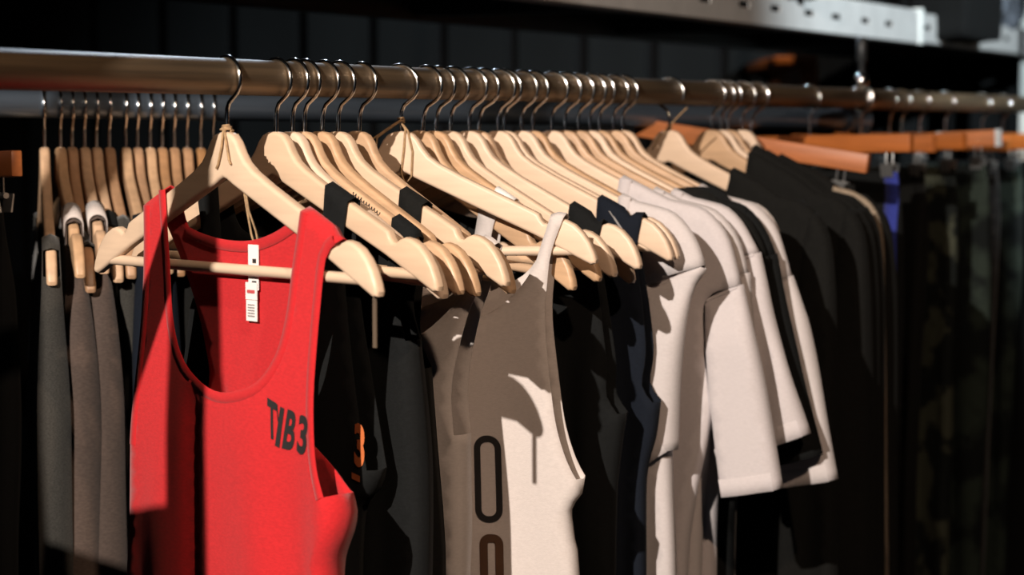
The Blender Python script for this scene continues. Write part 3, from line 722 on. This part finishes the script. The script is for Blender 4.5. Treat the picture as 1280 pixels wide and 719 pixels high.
for i, ((t, ph, tl), lab, (mt, st, tlab)) in enumerate(zip(CLH, CLL, TRO)):
    clip_hanger(t, ph, tl, lab, plate=(i == 4)); trousers(t, ph, tl, mt, tlab, 200 + i, stripe=st)
# ------------------------------------------------------------------ hangers and garments on the back rail, seen end-on
DV = (R2B - R2A); 
def r2_at(px):
    k = (px - 640) / 2600.0; a, b = R2A, DV
    s = (k * a.y - a.x) / (b.x - k * b.y); return a + b * s
BH = [(57, 1.5, 2, BEECH), (77, 5.0, 0, BEECH), (92, 5.0, 5, SHADED_BEECH), (107, 5.0, -1, BEECH), (122, 6, 2, BEECH), (138, 6, 1, SHADED_BEECH), (158, 5.5, -3, BEECH), (173, 5.5, 0, SHADED_BEECH), (189, 5, 0, BEECH), (204, 5, 1, SHADED_BEECH), (219, 5, 0, SHADED_BEECH), (235, 5, 0, SHADED_BEECH), (252, 5, 1, SHADED_BEECH), (268, 5, 0, BEECH)]
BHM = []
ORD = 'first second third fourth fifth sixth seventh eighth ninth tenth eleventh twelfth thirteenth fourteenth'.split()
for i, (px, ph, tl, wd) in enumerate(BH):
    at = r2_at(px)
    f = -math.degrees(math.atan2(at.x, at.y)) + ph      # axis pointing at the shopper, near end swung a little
    hanger(0, f, tl, wd, ('pale' if wd is MAPLE else 'amber' if wd is BEECH else 'shade-toned') + ' wooden hanger seen end-on, ' + ORD[i] + ' from the outer end of the back rail', 'end-on hangers on the back rail', at=at, bar=False)
    BHM.append(hmat(0, f, tl, at))
clip_hanger(0, 40, -2.0, 'orange clip hanger alone at the outer end of the back rail', group=None, at=r2_at(-75))
tr0 = trousers(0, 40, -2.0, BLACK, 'black shorts clipped to the lone orange hanger of the back rail', 231, width=150, L=640, name='shorts', cat='shorts', at=r2_at(-75))
label_strip('red_tag', 163, 169, -101, -74, -14, tr0, INKR)
def back_top(i, material, label, sh=(120, 165), wing=205, seed=1, base=9, grow=12, L=700, amp=6, name='tank_top', cat='tank top', va=-300):
    b = sh[1]; nd = dict(sh=sh, arm=[(b + 2, armtop(b) - 14)], side=[(b + 6, armtop(b) - 26), (wing - 6, -200), (wing, -300), (wing - 6, -450)])
    tank(None, material, label, nd, None, neck=[(-sh[0] + 20, -112), (0, -125), (sh[0] - 20, -112)], seed=seed, base=base, grow=grow, amp=amp, M=BHM[i], L=L, name=name, cat=cat, wl=110)
back_top(0, HEATH, 'grey heather top at the outer end of the back rail', (165, 200), 212, 301, 9, 9)
back_top(1, BROWN, 'brown top with a white strap band on the back rail', (120, 150), 200, 302, 8.5, 14)
back_top(2, CHAR, 'charcoal top between two brown tops on the back rail', (150, 185), 195, 309, 8, 8)
back_top(3, BROWN, 'brown draped top with white strap beside the black one on the back rail', (118, 150), 205, 303, 8.5, 12)
back_top(4, BLACK, 'black top on the back rail beside the brown draped one', (120, 150), 200, 304, 8.2, 10)
back_top(5, HEATH, 'short grey heather vest beside the navy top on the back rail', (135, 190), 200, 305, 8.2, 4, L=330)
back_top(6, NAVY, 'navy top nearest the red tank on the back rail', (150, 205), 212, 306, 8.2, 10)
back_top(8, NAVY, 'navy top partly hidden behind the red strap', (130, 180), 205, 307, 8.2, 8)
back_top(10, BLACK2, 'black top deep behind the red tank', (110, 160), 205, 308, 8.2, 8)
for i in (1, 3):
    V = []
    pts = []
    for k in range(13):
        a = math.pi * k / 12; pts.append((10.5 * math.cos(a), 10 * math.sin(a)))
    Vv = []; Ff = []
    for k, (y, z) in enumerate(pts):
        for j, u in enumerate((118, 150)):
            v = armtop(u) + 1.5 + (z - 2 if 0 < k < 12 else -14)
            Vv.append((u / 1000, y / 1000, v / 1000 + NECK))
        if k: Ff.append((2 * k - 2, 2 * k - 1, 2 * k + 1, 2 * k))
    o = link('strap_band', mesh_of('strap_band', Vv, Ff, True), OFFW); o.matrix_world = BHM[i]
    o['label'] = 'white strap folded over the ' + ORD[i] + ' end-on hanger of the back rail'; o['category'] = 'strap'; o['group'] = 'white straps on the back rail'; solid(o)

# ------------------------------------------------------------------ twine, tags
def twine(name, M, loops, label, rad=0.0011, group=None):
    g = [tube_geo(p, rad, 6) for p in loops]
    V, Fc = merge(*g); return link(name, mesh_of(name, V, Fc, True, 60), TWINE, mx=M, label=label, cat='twine', group=group)
def mmp(P): return [(u / 1000, y / 1000, v / 1000 + NECK) for u, y, v in P]
def wrap(z, r=3.6, n=14): return [(r * math.cos(2 * math.pi * k / n), r * math.sin(2 * math.pi * k / n), z + k * 0.15) for k in range(n + 1)]
twine('jute_twine', HM('red'), [mmp(wrap(2.0, 4.5)), mmp(wrap(4.0, 4)), mmp(wrap(0.8, 6)), mmp([(2, -4, 3), (5, -8, 0), (3, -8.5, -14), (-3, -8.2, -30), (-6, -8, -34)]), mmp([(3, -5, 2), (9, -8.5, -6), (14, -8.4, -26), (16, -8, -30)]),
    mmp([(6, 8, -2), (10, 9, -40), (17, 9, -70), (20, 12, -95), (27, 13, -112)]), mmp([(6, 8, -2), (14, 9, -45), (20, 9, -72), (27, 12, -92), (31, 13, -110)])], 'jute twine knotted on the red tank hanger')
twine('jute_twine', HM('h8'), [mmp(wrap(12, 3.2)), mmp(wrap(9, 3.4)), mmp([(2, -3, 12), (-8, -5, 6), (-25, -10, -5), (-36, -16, -14), (-40, -20, -22)]), mmp([(0, -4, 10), (-12, -7, 2), (-24, -9, -6), (-26, -12, -28)]),
    mmp([(2, -3, 8), (8, -7, 2), (6, -8, -20), (2, -8, -44), (7, -8, -56), (14, -8, -48), (16, -8, -22), (11, -7.6, 0), (4, -3, 6)])], 'jute twine bow tied round a hook before the numbered tank')
twine('jute_twine', HM('j1'), [mmp(wrap(3, 3.4)), mmp([(0, -3, 4), (14, -4, 18), (28, -6, 30)]), mmp([(0, -3, 3), (-10, -8, -6), (-20, -9, -24)])], 'jute twine tied on the first hanger past the bare rail')
sq = []
for k in range(70):
    u = 76 + 38 * k / 69; v = armtop(u) - 4.2 + 1.7 * math.sin(k * 0.95) + 0.5 * math.sin(k * 0.37)
    sq.append(((u + 0.9 * math.sin(k * 0.95 + 1)) / 1000, -0.0061, v / 1000 + NECK))
V, Fc = tube_geo(sq, 0.0005, 5)
st_ = link('script_stamp', mesh_of('script_stamp', V, Fc, True), INK, HO['h4']); st_['label'] = 'dark handwritten stamp'
tg = link('swing_tag', box_mesh('swing_tag', 0.206, 0.2105, -0.0006, 0.0006, NECK - 0.186, NECK - 0.1425, 0.0), mat('shaded_kraft_tag', (0.10, 0.07, 0.045), 0.8), mx=HM('red'), label='narrow tan tag dangling from the red tank hanger end', cat='tag')  # tan tag darkened in colour to stand for the shadow it hangs in
def strap_over(name, M, u0, u1, drop, material, label, cat):
    Vv = []; Ff = []
    for k in range(13):
        a = math.pi * k / 12
        for jj in range(4):
            u = u0 + (u1 - u0) * jj / 3
            v = armtop(u) - 4 + 6.2 * math.sin(a) + (-drop if k in (0, 12) else 0)
            Vv.append((u / 1000, -7.4 * math.cos(a) / 1000, v / 1000 + NECK))
        if k:
            for jj in range(3): Ff.append((4 * k - 4 + jj, 4 * k - 3 + jj, 4 * k + 1 + jj, 4 * k + jj))
    o = link(name, mesh_of(name, Vv, Ff, True), material, label=label, cat=cat); o.matrix_world = M; return solid(o, 0.0008)
strap_over('folded_ribbon', HM('h10'), 84, 108, 14, LABEL, 'small white ribbon folded over a hanger arm behind the twine-tied hanger', 'ribbon')

# ------------------------------------------------------------------ things on the shelf and far behind
def blob(name, c, size, material, label, cat, seed, amp=0.25, rot=0.0, rnd=0.35):
    bm = bmesh.new(); bmesh.ops.create_cube(bm, size=2.0); bmesh.ops.subdivide_edges(bm, edges=bm.edges, cuts=7, use_grid_fill=True)
    for v in bm.verts:
        n_ = v.co.normalized(); p = v.co.lerp(n_ * 1.15, rnd)
        d = 1 + amp * noise.noise(p * 1.7 + Vector((seed, 0, 0))) + amp * 0.4 * noise.noise(p * 5 + Vector((seed, 3, 0)))
        v.co = Vector((p.x * size[0] * d, p.y * size[1] * d, p.z * size[2] * d))
    me = bpy.data.meshes.new(name); bm.to_mesh(me); bm.free()
    for p in me.polygons: p.use_smooth = True
    o = link(name, me, material, label=label, cat=cat); o.location = c; o.rotation_euler.z = R(61.5) + rot; return o
ztop = BZ + 0.053
blob('folded_garment', rail_pt(TB + 0.27, BQ, BZ + 0.105), (0.15, 0.07, 0.092), BLACK, 'black folded garment drooping over the shelf edge', 'clothes', 3, 0.05, rnd=0.12)
blob('plastic_bag', rail_pt(TB + 0.72, BQ - 0.06, BZ + 0.13), (0.12, 0.07, 0.075), mat('grey_plastic', (0.20, 0.22, 0.26), 0.25, var=0.5, scale=20, bump=0.6, bscale=60), 'grey crumpled plastic bag on the steel shelf', 'bag', 9, 0.45)
blob('cloth_bundle', rail_pt(2.40, BQ - 0.01, BZ + 0.095), (0.06, 0.045, 0.032), BLACK, 'black cloth bundle hanging over the slotted shelf edge', 'clothes', 14, 0.5)
# wooden bracket on the far wall
br = link('wooden_bracket', None, label='orange wooden bracket on the dark back wall', cat='bracket'); br.location = (0.725, 5.3, 1.735)
link('arm', box_mesh('arm', -0.06, 0.05, 0, 0.66, 0.02, 0.042, 0.004), ORANGE, br); link('foot', box_mesh('foot', 0.008, 0.052, 0, 0.66, -0.035, 0.0199, 0.004), ORANGE, br)
